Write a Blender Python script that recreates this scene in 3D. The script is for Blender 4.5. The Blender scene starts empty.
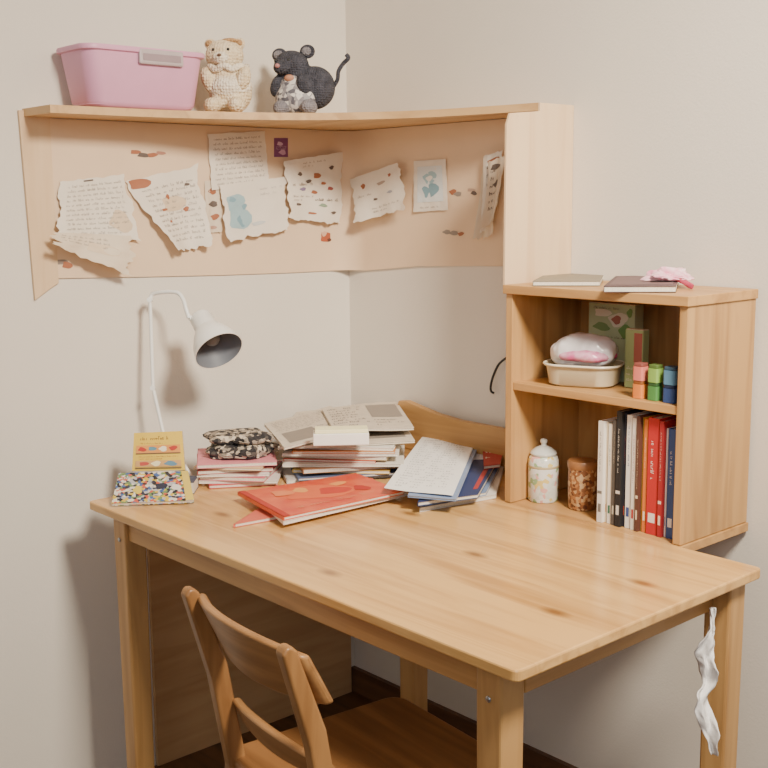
import bpy, bmesh, random, math
from mathutils import Vector, Matrix, noise
from math import sin, cos, pi, radians
random.seed(7)
COL = bpy.context.scene.collection
V = Vector
# ------------------------------------------------------------------ camera model
CX = V((2.3014, -1.9397, 1.3587)); YAW, PIT, ROLL, FPX = .8405, .1600, -.0093, 1126.2
F = V((-sin(YAW)*cos(PIT), cos(YAW)*cos(PIT), -sin(PIT)))
R0 = V((cos(YAW), sin(YAW), 0)); U0 = R0.cross(F)
R = R0*cos(ROLL)+U0*sin(ROLL); U = -R0*sin(ROLL)+U0*cos(ROLL)
def ray(u, v): return F + R*((u-384)/FPX) - U*((v-384)/FPX)
def at(u, v, w): return CX + ray(u, v)*w
def onz(u, v, z): d = ray(u, v); return CX + d*((z-CX.z)/d.z)
def ony(u, v, y): d = ray(u, v); return CX + d*((y-CX.y)/d.y)
def onx(u, v, x): d = ray(u, v); return CX + d*((x-CX.x)/d.x)
def depth(P): return (V(P)-CX).dot(F)
cd = bpy.data.cameras.new('camera'); co = bpy.data.objects.new('camera', cd); COL.objects.link(co)
M3 = Matrix((R, U, -F)).transposed(); co.matrix_world = Matrix.Translation(CX) @ M3.to_4x4()
cd.sensor_width = 36; cd.lens = 36*FPX/768; cd.clip_start = .05
bpy.context.scene.camera = co
# ------------------------------------------------------------------ materials
def lin(c):
    return tuple(((x/255)/12.92 if x/255 <= .04045 else ((x/255+.055)/1.055)**2.4) for x in c)+(1,)
MC = {}
def pm(name, rgb, rough=.6, var=.10, scale=30, bump=0, bscale=80, metal=0, trans=0, rgb2=None, coat=0):
    if name in MC: return MC[name]
    m = bpy.data.materials.new(name); m.use_nodes = True; nt = m.node_tree; n = nt.nodes; l = nt.links
    b = n['Principled BSDF']; c = lin(rgb)
    tc = n.new('ShaderNodeTexCoord'); no = n.new('ShaderNodeTexNoise'); no.inputs['Scale'].default_value = scale; no.inputs['Detail'].default_value = 4
    l.new(tc.outputs['Object'], no.inputs['Vector'])
    rp = n.new('ShaderNodeValToRGB'); rp.color_ramp.elements[0].position = .3; rp.color_ramp.elements[1].position = .7
    c2 = lin(rgb2) if rgb2 else tuple(x*(1-var) for x in c[:3])+(1,)
    rp.color_ramp.elements[0].color = c2; rp.color_ramp.elements[1].color = c
    l.new(no.outputs['Fac'], rp.inputs['Fac']); l.new(rp.outputs['Color'], b.inputs['Base Color'])
    b.inputs['Roughness'].default_value = rough; b.inputs['Metallic'].default_value = metal
    b.inputs['Transmission Weight'].default_value = trans; b.inputs['Coat Weight'].default_value = coat
    if bump:
        n2 = n.new('ShaderNodeTexNoise'); n2.inputs['Scale'].default_value = bscale; l.new(tc.outputs['Object'], n2.inputs['Vector'])
        bp = n.new('ShaderNodeBump'); bp.inputs['Strength'].default_value = bump; bp.inputs['Distance'].default_value = .003
        l.new(n2.outputs['Fac'], bp.inputs['Height']); l.new(bp.outputs['Normal'], b.inputs['Normal'])
    MC[name] = m; return m
def col(rgb): return pm('print_%d_%d_%d' % rgb, rgb, .6, .05)
def wood(name, light, dark, axis='x', rough=.35, knots=True, gscale=1.0):
    m = bpy.data.materials.new(name); m.use_nodes = True; nt = m.node_tree; n = nt.nodes; l = nt.links
    b = n['Principled BSDF']; tc = n.new('ShaderNodeTexCoord'); mp = n.new('ShaderNodeMapping')
    s = {'x': (1.2, 16, 16), 'y': (16, 1.2, 16), 'z': (16, 16, 1.2)}[axis]
    mp.inputs['Scale'].default_value = tuple(k*gscale for k in s); mp.inputs['Location'].default_value = (.37, .11, .23)
    l.new(tc.outputs['Object'], mp.inputs['Vector'])
    n1 = n.new('ShaderNodeTexNoise'); n1.inputs['Scale'].default_value = 1.6; n1.inputs['Detail'].default_value = 6; n1.inputs['Distortion'].default_value = .8
    l.new(mp.outputs[0], n1.inputs['Vector'])
    rp = n.new('ShaderNodeValToRGB'); e = rp.color_ramp.elements
    e[0].position = .32; e[0].color = lin(dark); e[1].position = .58; e[1].color = lin(light)
    l.new(n1.outputs['Fac'], rp.inputs['Fac'])
    n3 = n.new('ShaderNodeTexNoise'); n3.inputs['Scale'].default_value = 3; l.new(tc.outputs['Object'], n3.inputs['Vector'])
    hs = n.new('ShaderNodeHueSaturation'); mr = n.new('ShaderNodeMapRange'); mr.inputs['To Min'].default_value = .86; mr.inputs['To Max'].default_value = 1.08
    l.new(n3.outputs['Fac'], mr.inputs['Value']); l.new(mr.outputs[0], hs.inputs['Value']); l.new(rp.outputs['Color'], hs.inputs['Color'])
    last = hs.outputs['Color']
    if knots:
        vm = n.new('ShaderNodeMapping'); k = {'x': (2.6, 5.4, 1), 'y': (5.4, 2.6, 1), 'z': (6.5, 6.5, 3.2)}[axis]
        vm.inputs['Scale'].default_value = k; vm.inputs['Location'].default_value = (.3, .55, 0); l.new(tc.outputs['Object'], vm.inputs['Vector'])
        vo = n.new('ShaderNodeTexVoronoi'); vo.inputs['Scale'].default_value = 1.0; vo.inputs['Randomness'].default_value = 1
        if axis != 'z': vo.voronoi_dimensions = '2D'
        l.new(vm.outputs[0], vo.inputs['Vector'])
        kr = n.new('ShaderNodeMapRange'); kr.inputs['From Min'].default_value = .02; kr.inputs['From Max'].default_value = .09
        kr.inputs['To Min'].default_value = .8; kr.inputs['To Max'].default_value = 0
        l.new(vo.outputs['Distance'], kr.inputs['Value'])
        mx = n.new('ShaderNodeMix'); mx.data_type = 'RGBA'; mx.inputs['B'].default_value = lin((122, 78, 40))
        l.new(kr.outputs[0], mx.inputs['Factor']); l.new(last, mx.inputs['A']); last = mx.outputs['Result']
    l.new(last, b.inputs['Base Color']); b.inputs['Roughness'].default_value = rough
    bp = n.new('ShaderNodeBump'); bp.inputs['Strength'].default_value = .08; bp.inputs['Distance'].default_value = .002
    l.new(n1.outputs['Fac'], bp.inputs['Height']); l.new(bp.outputs['Normal'], b.inputs['Normal'])
    return m
def cells(name, colors, scale=40, rough=.45, stretch=(1, 1, 1)):
    m = bpy.data.materials.new(name); m.use_nodes = True; nt = m.node_tree; n = nt.nodes; l = nt.links
    b = n['Principled BSDF']; tc = n.new('ShaderNodeTexCoord'); mp = n.new('ShaderNodeMapping'); mp.inputs['Scale'].default_value = stretch
    no = n.new('ShaderNodeTexVoronoi'); no.inputs['Scale'].default_value = scale
    l.new(tc.outputs['Object'], mp.inputs['Vector']); l.new(mp.outputs[0], no.inputs['Vector'])
    sp = n.new('ShaderNodeSeparateColor'); l.new(no.outputs['Color'], sp.inputs[0])
    rp = n.new('ShaderNodeValToRGB'); rp.color_ramp.interpolation = 'CONSTANT'; e = rp.color_ramp.elements
    while len(e) < len(colors): e.new(.5)
    for i, c in enumerate(colors): e[i].position = i/len(colors); e[i].color = lin(c)
    l.new(sp.outputs[0], rp.inputs['Fac']); l.new(rp.outputs['Color'], b.inputs['Base Color']); b.inputs['Roughness'].default_value = rough
    return m
PINE_X = wood('pine_along_x', (224, 178, 112), (192, 144, 84), 'x', .20)
PINE_Z = wood('pine_along_z', (198, 154, 98), (168, 124, 74), 'z', .4, knots=False)
PINE_Y = wood('pine_along_y', (202, 156, 98), (174, 128, 76), 'y', .4, knots=False)
PINE_XN = wood('pine_rail_x', (200, 154, 96), (170, 124, 72), 'x', .4, knots=False)
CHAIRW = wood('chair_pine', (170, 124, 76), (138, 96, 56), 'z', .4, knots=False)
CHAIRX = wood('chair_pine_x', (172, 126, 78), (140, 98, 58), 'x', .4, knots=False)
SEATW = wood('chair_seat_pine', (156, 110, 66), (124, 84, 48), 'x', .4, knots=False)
BOARD = pm('hardboard', (232, 204, 172), .7, .06, 8)
PLANK = wood('shelf_plank', (228, 198, 160), (218, 184, 144), 'z', .65, knots=True)
SHELFW = wood('shelf_wood', (210, 172, 122), (188, 148, 100), 'x', .5, knots=False)
WALL = pm('wall_paint', (226, 218, 206), .85, .03, 3, .15, 250)
FLOORM = wood('floor_boards', (104, 72, 48), (74, 50, 32), 'x', .4, knots=False)
SKIRT = wood('baseboard_wood', (116, 80, 54), (88, 58, 38), 'x', .5, knots=False)
CEIL = pm('ceiling_paint', (230, 224, 214), .9, .02, 4)
PAPER = pm('paper', (236, 226, 210), .8, .06, 12)
PAPER2 = pm('paper_aged', (228, 212, 188), .8, .09, 12)
PAGES = pm('page_edges', (228, 220, 204), .8, .22, 400)
WHITE = pm('white_enamel', (242, 242, 238), .3, .03)
STEEL = pm('brushed_steel', (180, 182, 184), .3, .05, 60, metal=.9)
BLACK = pm('black_rubber', (28, 28, 30), .5)
# ------------------------------------------------------------------ builders
W = {}
def tag(o, label=None, cat=None, group=None, kind=None):
    if label: o['label'] = label
    if cat: o['category'] = cat
    if group: o['group'] = group
    if kind: o['kind'] = kind
    return o
def thing(name, label, cat, loc, rz=0, group=None):
    o = bpy.data.objects.new(name, None); COL.objects.link(o); o.empty_display_size = .05
    o.location = loc; o.rotation_euler = (0, 0, rz); W[o.name] = Matrix.Translation(V(loc)) @ Matrix.Rotation(rz, 4, 'Z')
    return tag(o, label, cat, group)
class MB:
    def __init__(s): s.bm = bmesh.new(); s.mi = 0
    def face(s, vs):
        try: f = s.bm.faces.new(vs); f.material_index = s.mi; return f
        except ValueError: return None
    def verts(s, ps): return [s.bm.verts.new(V(p)) for p in ps]
    def hexa(s, a, b):
        A = s.verts(a); B = s.verts(b); n = len(A)
        s.face(A[::-1]); s.face(B)
        for i in range(n): s.face([A[i], A[(i+1) % n], B[(i+1) % n], B[i]])
    def box(s, x0, y0, z0, x1, y1, z1, M=None):
        a = [(x0, y0, z0), (x1, y0, z0), (x1, y1, z0), (x0, y1, z0)]; b = [(p[0], p[1], z1) for p in a]
        if M is not None: a = [M @ V(p) for p in a]; b = [M @ V(p) for p in b]
        s.hexa(a, b)
    def prism(s, pts, lo, hi, ax='z'):
        f = {'z': lambda p, h: (p[0], p[1], h), 'x': lambda p, h: (h, p[0], p[1]), 'y': lambda p, h: (p[0], h, p[1])}[ax]
        s.hexa([f(p, lo) for p in pts], [f(p, hi) for p in pts])
    def loft(s, rings, caps=True):
        vr = [s.verts(r) for r in rings]; n = len(vr[0])
        for A, B in zip(vr, vr[1:]):
            for k in range(n): s.face([A[k], A[(k+1) % n], B[(k+1) % n], B[k]])
        if caps: s.face(vr[0][::-1]); s.face(vr[-1])
    def tube(s, pts, r, seg=10, flat=1.0, rough=0):
        pts = [V(p) for p in pts]; n = len(pts); rs = r if isinstance(r, (list, tuple)) else [r]*n
        ref = None; rings = []
        for i, p in enumerate(pts):
            t = (pts[min(i+1, n-1)]-pts[max(i-1, 0)]).normalized()
            if ref is None: ref = V((0, 0, 1)) if abs(t.z) < .9 else R0.copy()
            ref = (ref - t*ref.dot(t)).normalized(); b = t.cross(ref)
            ring = []
            for k in range(seg):
                a = 2*pi*k/seg; q = ref*cos(a)+b*sin(a)*flat
                f = 1+rough*noise.noise((p+q*rs[i])*60)+rough*.6*noise.noise((p+q*rs[i])*130) if rough else 1
                ring.append(p+q*rs[i]*f)
            rings.append(ring)
        s.loft(rings)
    def lathe(s, prof, M=None, seg=32, sx=1, sy=1):
        M = M or Matrix()
        s.loft([[M @ V((r*cos(a)*sx, r*sin(a)*sy, z)) for a in [2*pi*k/seg for k in range(seg)]] for r, z in prof], False)
    def sphere(s, c, r, M=None, seg=20):
        if not isinstance(r, (tuple, list)): r = (r, r, r)
        T = Matrix.Translation(V(c)) @ (M or Matrix()) @ Matrix.Diagonal((*r, 1))
        g = bmesh.ops.create_uvsphere(s.bm, u_segments=seg, v_segments=seg//2+2, radius=1, matrix=T)
        for v in g['verts']:
            for f in v.link_faces: f.material_index = s.mi
    def grid(s, fn, nu, nv):
        g = [s.verts([fn(i/nu, j/nv) for i in range(nu+1)]) for j in range(nv+1)]
        for j in range(nv):
            for i in range(nu): s.face([g[j][i], g[j+1][i], g[j+1][i+1], g[j][i+1]])
    def build(s, name, mats, parent=None, world=False, smooth=False, bevel=0, remesh=0, recalc=True, solid=0, bseg=2):
        if recalc: bmesh.ops.recalc_face_normals(s.bm, faces=s.bm.faces)
        me = bpy.data.meshes.new(name); s.bm.to_mesh(me); s.bm.free()
        for m in (mats if isinstance(mats, list) else [mats]): me.materials.append(m)
        o = bpy.data.objects.new(name, me); COL.objects.link(o)
        if parent:
            PM = W[parent.name]; o.parent = parent; W[o.name] = PM
            if world: me.transform(PM.inverted())
        elif world:
            xs = [v.co for v in me.vertices]
            og = V(((min(p.x for p in xs)+max(p.x for p in xs))/2, (min(p.y for p in xs)+max(p.y for p in xs))/2, min(p.z for p in xs)))
            me.transform(Matrix.Translation(-og)); o.location = og; W[o.name] = Matrix.Translation(og)
        else: W[o.name] = Matrix()
        if smooth or remesh:
            for p in me.polygons: p.use_smooth = True
            if not remesh: me.set_sharp_from_angle(angle=.75)
        if remesh:
            r = o.modifiers.new('Remesh', 'REMESH'); r.mode = 'VOXEL'; r.voxel_size = remesh; r.use_smooth_shade = True
            q = o.modifiers.new('Smooth', 'SMOOTH'); q.iterations = 4
        if solid:
            q = o.modifiers.new('Solid', 'SOLIDIFY'); q.thickness = solid
        if bevel:
            q = o.modifiers.new('Bevel', 'BEVEL'); q.width = bevel; q.segments = bseg; q.limit_method = 'ANGLE'
        return o
class Patch:
    def __init__(s, TL, TR, BR, BL, toward=None, curl=None):
        s.c = [V(p) for p in (TL, TR, BR, BL)]; s.n = (s.c[1]-s.c[0]).cross(s.c[3]-s.c[0]).normalized()
        if (toward or CX-s.c[0]).dot(s.n) < 0: s.n = -s.n
        s.curl = curl or (lambda u, v: 0)
    def p(s, u, v, off=0):
        a, b, c, d = s.c
        return (a*(1-u)+b*u)*(1-v)+(d*(1-u)+c*u)*v + s.n*(off+s.curl(u, v))
def draw(pt, items, parent, name='print', seed=1, base=.0006):
    """flat inked shapes lying on the patch"""
    rnd = random.Random(seed); mb = MB(); mats = []
    for k, it in enumerate(items):
        c = it[-1]; m = c if not isinstance(c, tuple) else col(c)
        if m not in mats: mats.append(m)
        mb.mi = mats.index(m); off = base+k*.00012
        if it[0] == 'rect':
            _, u0, v0, u1, v1, _ = it
            mb.grid(lambda a, b: pt.p(u0+(u1-u0)*a, v0+(v1-v0)*b, off), 6, 6)
        elif it[0] == 'blob':
            _, u, v, ru, rv, _ = it; N = 16; ph = rnd.random()*6
            ps = [(u+ru*cos(2*pi*i/N)*(1+.22*sin(3*2*pi*i/N+ph)), v+rv*sin(2*pi*i/N)*(1+.22*sin(2*2*pi*i/N+ph))) for i in range(N)]
            cv = mb.verts([pt.p(u, v, off)])[0]; vs = mb.verts([pt.p(a, b, off) for a, b in ps])
            for i in range(N): mb.face([cv, vs[i], vs[(i+1) % N]])
        elif it[0] == 'text':
            _, u0, v0, u1, v1, rows, fill, _ = it; dv = (v1-v0)/rows
            L = (pt.p(1, .5)-pt.p(0, .5)).length; Hh = (pt.p(.5, 1)-pt.p(.5, 0)).length
            lh = dv*.5; lw = lh*Hh/L*.55
            for r in range(rows):
                u = u0+rnd.random()*.04*(u1-u0); ue = u1 if r < rows-1 else u0+(u1-u0)*rnd.uniform(.4, 1); vb = v0+dv*(r+.8)
                while u < ue-lw:
                    for q in range(rnd.randint(2, 7)):
                        if u > ue-lw: break
                        h = lh*rnd.choice((.55, .6, 1)); s = lw*.26; sl = lw*rnd.uniform(-.1, .3)
                        def quad(a, b, c2, d): mb.face(mb.verts([pt.p(*a, off), pt.p(*b, off), pt.p(*c2, off), pt.p(*d, off)]))
                        quad((u, vb), (u+s, vb), (u+s+sl, vb-h), (u+sl, vb-h))
                        if rnd.random() < .75:
                            y = vb-h*rnd.choice((0, .5, .9)); quad((u, y), (u+lw*.8, y), (u+lw*.8, y-lh*.13), (u, y-lh*.13))
                        if rnd.random() < .4: quad((u+lw*.6, vb), (u+lw*.6+s, vb), (u+lw*.6+s, vb-h*.6), (u+lw*.6, vb-h*.6))
                        u += lw*rnd.uniform(.95, 1.15)
                    u += lw*(1.2+(1-fill)*3)
    return mb.build(name, mats, parent, world=True, recalc=False)
def rrect(hx, hy, r, n=5, cx=0, cy=0):
    out = []
    for sx, sy, a0 in ((1, 1, 0), (-1, 1, pi/2), (-1, -1, pi), (1, -1, 1.5*pi)):
        for k in range(n+1):
            a = a0+pi/2*k/n; out.append((cx+sx*(hx-r)+r*cos(a), cy+sy*(hy-r)+r*sin(a)))
    return out
def smoothpath(p, n=5):
    out = []
    for i in range(len(p)-1):
        a = p[max(i-1, 0)]; b = p[i]; c = p[i+1]; d = p[min(i+2, len(p)-1)]
        for k in range(n):
            t = k/n; out.append(tuple(.5*((2*b[j])+(-a[j]+c[j])*t+(2*a[j]-5*b[j]+4*c[j]-d[j])*t*t+(-a[j]+3*b[j]-3*c[j]+d[j])*t**3) for j in range(len(b))))
    out.append(tuple(p[-1])); return out
# ------------------------------------------------------------------ room shell
def struct(name, b, m):
    mb = MB(); mb.box(*b); o = mb.build(name, m, world=True); o['kind'] = 'structure'; return o
struct('floor', (-.1, -4.2, -.1, 4.4, .1, 0), FLOORM)
struct('wall_left', (-.1, -4.2, 0, 0, .1, 2.6), WALL)
struct('wall_right', (0, 0, 0, 4.4, .1, 2.6), WALL)
struct('ceiling', (-.1, -4.2, 2.6, 4.4, .1, 2.7), CEIL)
struct('baseboard_right', (0, -.014, 0, 4.4, 0, .07), SKIRT)
# ------------------------------------------------------------------ desk
H = .74; DX0, DX1, DY0, DY1 = .155, 1.360, -.864, -.236
desk = thing('desk', 'honey coloured pine desk in the room corner with square legs', 'desk', ((DX0+DX1)/2, (DY0+DY1)/2, 0))
mb = MB(); mb.prism([(p[0], p[1]) for p in rrect((DX1-DX0)/2, (DY1-DY0)/2, .012, 5, (DX0+DX1)/2, (DY0+DY1)/2)], H-.018, H)
mb.build('tabletop', PINE_X, desk, world=True, bevel=.003)
mb = MB(); mb.box(DX0+.02, DY1+.0008, H-.018, 1.198, -.006, H-.0004); mb.build('rear_extension', PINE_XN, desk, world=True, bevel=.0015)
LG = .050; IN = .03
legs = [(DX0+.05, DY0+IN), (DX1-.054-LG, DY0+IN), (DX1-.022-LG, DY1-.014-LG), (.51, DY1-.014-LG)]
for x, y in legs:
    mb = MB(); mb.hexa([(x+.003, y+.003, 0), (x+LG-.003, y+.003, 0), (x+LG-.003, y+LG-.003, 0), (x+.003, y+LG-.003, 0)],
                       [(x, y, H-.018), (x+LG, y, H-.018), (x+LG, y+LG, H-.018), (x, y+LG, H-.018)])
    lg = mb.build('leg', PINE_Z, desk, world=True, bevel=.004)
    if y < -.6:
        mb = MB(); mb.sphere((x+LG*.5, y-.0005, .665), (.005, .002, .005), seg=12); mb.build('bolt', STEEL, lg, world=True, smooth=True)
AH = .056
mb = MB(); mb.box(DX0+.05+LG, DY0+IN+.008, H-.018-AH, DX1-.054-LG, DY0+IN+.026, H-.018); mb.build('apron', PINE_XN, desk, world=True, bevel=.002)
mb = MB(); mb.box(DX0+.04, DY1-IN-.016, H-.018-AH, DX1-.022-LG, DY1-IN+.002, H-.018); mb.build('apron', PINE_XN, desk, world=True, bevel=.002)
for x in (DX0+.056, DX1-.072):
    mb = MB(); mb.box(x, DY0+IN+LG, H-.018-AH, x+.018, DY1-.014-LG, H-.018); mb.build('apron', PINE_Y, desk, world=True, bevel=.002)
# curved board behind the papers
x0 = ony(398, 400, -.03).x; zt = ony(400, 400, -.03).z
prof = [(x0, H+.0003)]+[(x0, zt-.012), (x0+.004, zt-.002), (x0+.03, zt+.001), (x0+.08, zt-.008), (x0+.14, zt-.018), (x0+.22, zt-.024), (.765, zt-.024), (.765, H+.0003)]
mb = MB(); mb.prism(prof, -.032, -.014, 'y'); tag(mb.build('wooden_board', PINE_XN, world=True, bevel=.002), 'low wooden board with a rounded top corner standing behind the folders', 'board')
# panel behind the desk, on the left wall
ypl = onx(150, 600, .006).y; mb = MB(); mb.box(0.0005, ypl, .0005, .010, -.02, .66)
tag(mb.build('wood_panel', wood('low_panel', (204, 164, 118), (190, 148, 102), 'y', .6, knots=False), world=True, bevel=.001), 'smooth tan wooden panel against the wall under the desk', 'panel')
# ------------------------------------------------------------------ chair
ch = thing('chair', 'tan wooden chair with curved back rail drawn up to the desk', 'chair', (.989, -.797, 0), radians(-6))
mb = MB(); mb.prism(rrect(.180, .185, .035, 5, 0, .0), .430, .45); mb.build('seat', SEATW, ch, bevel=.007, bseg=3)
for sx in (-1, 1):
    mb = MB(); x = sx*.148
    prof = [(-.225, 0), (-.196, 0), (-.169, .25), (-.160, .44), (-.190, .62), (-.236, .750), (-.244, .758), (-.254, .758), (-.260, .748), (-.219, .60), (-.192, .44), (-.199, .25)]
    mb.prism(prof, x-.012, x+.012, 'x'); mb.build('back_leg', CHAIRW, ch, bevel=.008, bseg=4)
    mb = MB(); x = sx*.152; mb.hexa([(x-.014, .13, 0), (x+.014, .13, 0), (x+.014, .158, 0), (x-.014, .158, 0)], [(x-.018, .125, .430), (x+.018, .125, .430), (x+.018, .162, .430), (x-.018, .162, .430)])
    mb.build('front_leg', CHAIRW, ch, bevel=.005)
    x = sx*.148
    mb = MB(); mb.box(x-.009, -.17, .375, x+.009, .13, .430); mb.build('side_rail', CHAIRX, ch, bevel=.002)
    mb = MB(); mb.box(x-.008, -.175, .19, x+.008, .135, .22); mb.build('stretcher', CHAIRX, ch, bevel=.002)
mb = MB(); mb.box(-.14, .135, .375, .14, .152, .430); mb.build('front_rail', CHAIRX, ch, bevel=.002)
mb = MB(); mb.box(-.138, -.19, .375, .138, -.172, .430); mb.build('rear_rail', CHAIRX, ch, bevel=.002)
def curved_rail(z0, z1, hw, yb, bulge, th, tilt):
    mb = MB(); N = 20
    def pos(t, z, o):
        x = hw*(2*t-1); e = (2*t-1)**2; return (x, yb-bulge*(1-e)-tilt*(z-z0)+o, z - .012*e*(1 if z > (z0+z1)/2 else -.5))
    g = [[mb.verts([pos(i/N, z, o)])[0] for z, o in ((z0, 0), (z1, 0), (z1, th), (z0, th))] for i in range(N+1)]
    for A, B in zip(g, g[1:]):
        for k in range(4): mb.face([A[k], A[(k+1) % 4], B[(k+1) % 4], B[k]])
    mb.face(g[0]); mb.face(g[-1][::-1]); return mb
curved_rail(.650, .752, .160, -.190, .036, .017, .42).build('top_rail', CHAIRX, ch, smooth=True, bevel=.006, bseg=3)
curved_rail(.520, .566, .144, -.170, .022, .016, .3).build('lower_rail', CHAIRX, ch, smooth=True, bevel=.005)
# ------------------------------------------------------------------ bookcase
BX0, BX1, BY0, BY1, BZ = .7700, 1.1950, -.2345, -.008, 1.1920
bc = thing('bookcase', 'small open pine bookcase standing at the back of the desk', 'bookcase', ((BX0+BX1)/2, (BY0+BY1)/2, H))
for x in (BX0, BX1-.017):
    mb = MB(); mb.box(x, BY0, H+.0004, x+.017, BY1, BZ-.018); mb.build('side_panel', PINE_Z, bc, world=True, bevel=.0015)
mb = MB(); mb.box(BX0-.004, BY0-.006, BZ-.018, BX1+.004, BY1, BZ); mb.build('top_panel', PINE_XN, bc, world=True, bevel=.0015)
mb = MB(); mb.box(BX0+.017, BY0+.004, .978, BX1-.017, BY1-.006, .994); mb.build('shelf', PINE_XN, bc, world=True, bevel=.0015)
mb = MB(); mb.box(BX0+.017, BY1-.006, H+.0004, BX1-.017, BY1, BZ-.018); mb.build('back_panel', PINE_Z, bc, world=True)
SH = .9945
# ------------------------------------------------------------------ wall shelf unit
ZT, ZB, YL, XR = 1.5590, 1.1802, -.8985, .7539
ws = thing('wall_shelf', 'long curved shelf with pale tan backing wrapping the room corner', 'shelf', (0, 0, ZB))
T = .005; XE = .742
zr = ony(505, 266, -T).z; xs = ony(505, 266, -T).x
RC = .07; path = [(T, -.83, ZB+.022), (T, -.6, ZB+.014), (T, -.4, ZB+.008), (T, -.2, ZB+.004), (T, -RC-T, ZB+.003)]
path += [(T+RC*(1-cos(a)), -T-RC*(1-sin(a)), ZB+.003) for a in [pi/2*k/8 for k in range(1, 8)]]
path += [(T+RC, -T, ZB+.003), (xs*.5, -T, (ZB+zr)/2+.006), (xs, -T, zr), (XE, -T, zr)]
mb = MB()
fr_ = [mb.verts([(x, y, z), (x, y, ZT-.018)]) for x, y, z in path]
bk_ = []
for i, (x, y, z) in enumerate(path):
    a = V(path[max(i-1, 0)][:2]); b = V(path[min(i+1, len(path)-1)][:2]); t = (b-a).normalized(); nn = V((-t.y, t.x))*(T-.0006)
    bk_.append(mb.verts([(x+nn.x, y+nn.y, z), (x+nn.x, y+nn.y, ZT-.018)]))
for i in range(len(path)-1):
    mb.face([fr_[i][0], fr_[i+1][0], fr_[i+1][1], fr_[i][1]]); mb.face([bk_[i][0], bk_[i][1], bk_[i+1][1], bk_[i+1][0]])
    mb.face([fr_[i][0], bk_[i][0], bk_[i+1][0], fr_[i+1][0]]); mb.face([fr_[i][1], fr_[i+1][1], bk_[i+1][1], bk_[i][1]])
for i in (0, -1): mb.face([fr_[i][0], fr_[i][1], bk_[i][1], bk_[i][0]])
mb.build('back_panel', BOARD, ws, world=True, smooth=True)
mb = MB(); mb.prism([(YL, ZT-.004), (YL+.012, ZB-.022), (YL+.05, ZB+.002), (-.83, ZB+.012), (-.83, ZT-.018), (-.80, ZT-.004)], .0005, .008, 'x'); mb.build('end_panel', PLANK, ws, world=True, bevel=.001)
yb_ = onx(505, 283, XE+.006).y; ytp = onx(540, 116, XE+.006).y
mb = MB(); mb.prism([(-.0006, ZB-.004), (yb_, ZB-.006), (yb_+.002, ZT-.05), (yb_+.012, ZT-.026), (ytp, ZT-.018), (ytp, ZT-.001), (-.0006, ZT-.001)], XE, XE+.006, 'x'); mb.build('end_panel', PLANK, ws, world=True, bevel=.0008)
ye = onx(50, 105, .13).y
fr = [(.13, ye), (.140, -.68), (.158, -.58), (.19, -.47), (.235, -.37), (.305, -.28), (.40, -.205), (.50, -.160), (.62, -.132), (XE-.0005, ytp)]
fp = smoothpath(fr); n1 = len(fp)
kc = n1//2
wl = [(.0008, ye+(-.0008-ye)*min(i/kc, 1)) if i <= kc else (.0008+(XE-.0013)*((i-kc)/(n1-1-kc)), -.0008) for i in range(n1)]
mb = MB(); zs0, zs1 = ZT-.0165, ZT-.0005
def strip(z): return mb.verts([(a, b, z) for a, b in fp]), mb.verts([(a, b, z) for a, b in wl])
f1, w1 = strip(zs1); f0, w0 = strip(zs0)
for i in range(n1-1):
    mb.face([f1[i], f1[i+1], w1[i+1], w1[i]]); mb.face([f0[i], w0[i], w0[i+1], f0[i+1]]); mb.face([f0[i], f0[i+1], f1[i+1], f1[i]])
    mb.face([w0[i], w1[i], w1[i+1], w0[i+1]])
mb.face([f0[0], f1[0], w1[0], w0[0]]); mb.face([f0[-1], w0[-1], w1[-1], f1[-1]])
mb.build('shelf_board', SHELFW, ws, world=True)
# ------------------------------------------------------------------ papers on the board
PG = 'papers stuck on the hardboard under the shelf'
def paper(px, wall, lift, curl, label, items, m=PAPER, seed=1, name='paper_sheet', cat='paper', torn=.03):
    f = (lambda u, v: onx(u, v, .0055+lift)) if wall == 'L' else (lambda u, v: ony(u, v, -.0055-lift))
    n = V((1, 0, 0)) if wall == 'L' else V((0, -1, 0))
    c0 = curl
    if curl: curl = lambda u, v: c0(u, v)+.0022*abs(noise.noise(V((u*3+seed, v*3, 2.2))))+.0012*abs(noise.noise(V((u*8, v*8+seed, 5))))
    pt = Patch(*[f(*q) for q in px], toward=n, curl=curl)
    N = 26; mb = MB()
    def g(u, v):
        j = lambda t, s: torn*(noise.noise(V((t*5+seed*3.1, s, 0)))+.6*noise.noise(V((t*13, s+seed, 4))))
        uu = u+(j(v, 1.3)*(1-u) + j(v, 7.7)*u)*(abs(2*u-1)**3); vv = v+(j(u, 3.9)*v+j(u, 5.1)*(1-v)*.4)*(abs(2*v-1)**3)
        return pt.p(uu, vv)
    mb.grid(g, N, N)
    o = mb.build(name, m, world=True, smooth=True, recalc=False); tag(o, label, cat, PG)
    if items: draw(pt, items, o, 'drawing' if any(i[0] == 'blob' for i in items) else 'writing', seed)
    return o
def cv(a, b=.002, k=3, ph=0): return lambda u, v: a*v*v*(.6+.4*cos(u*5+ph))+b*(1+sin(k*u*3+ph+v*2))*.5*(.25+v)+.0005
GR = (150, 138, 128); BR = (166, 104, 74); BL = (160, 190, 198); BL2 = (130, 166, 180); BK = (100, 88, 82)
ST = (222, 200, 170)
paper([(60, 182), (124, 174), (138, 240), (54, 242)], 'L', .001, cv(.018, .007), 'handwritten white sheet at the far left of the shelf backing', [('blob', .8, .7, .14, .16, ST), ('text', .08, .06, .92, .9, 11, .8, GR), ('rect', .35, .02, .5, .045, BK)], seed=2, torn=.06)
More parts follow.
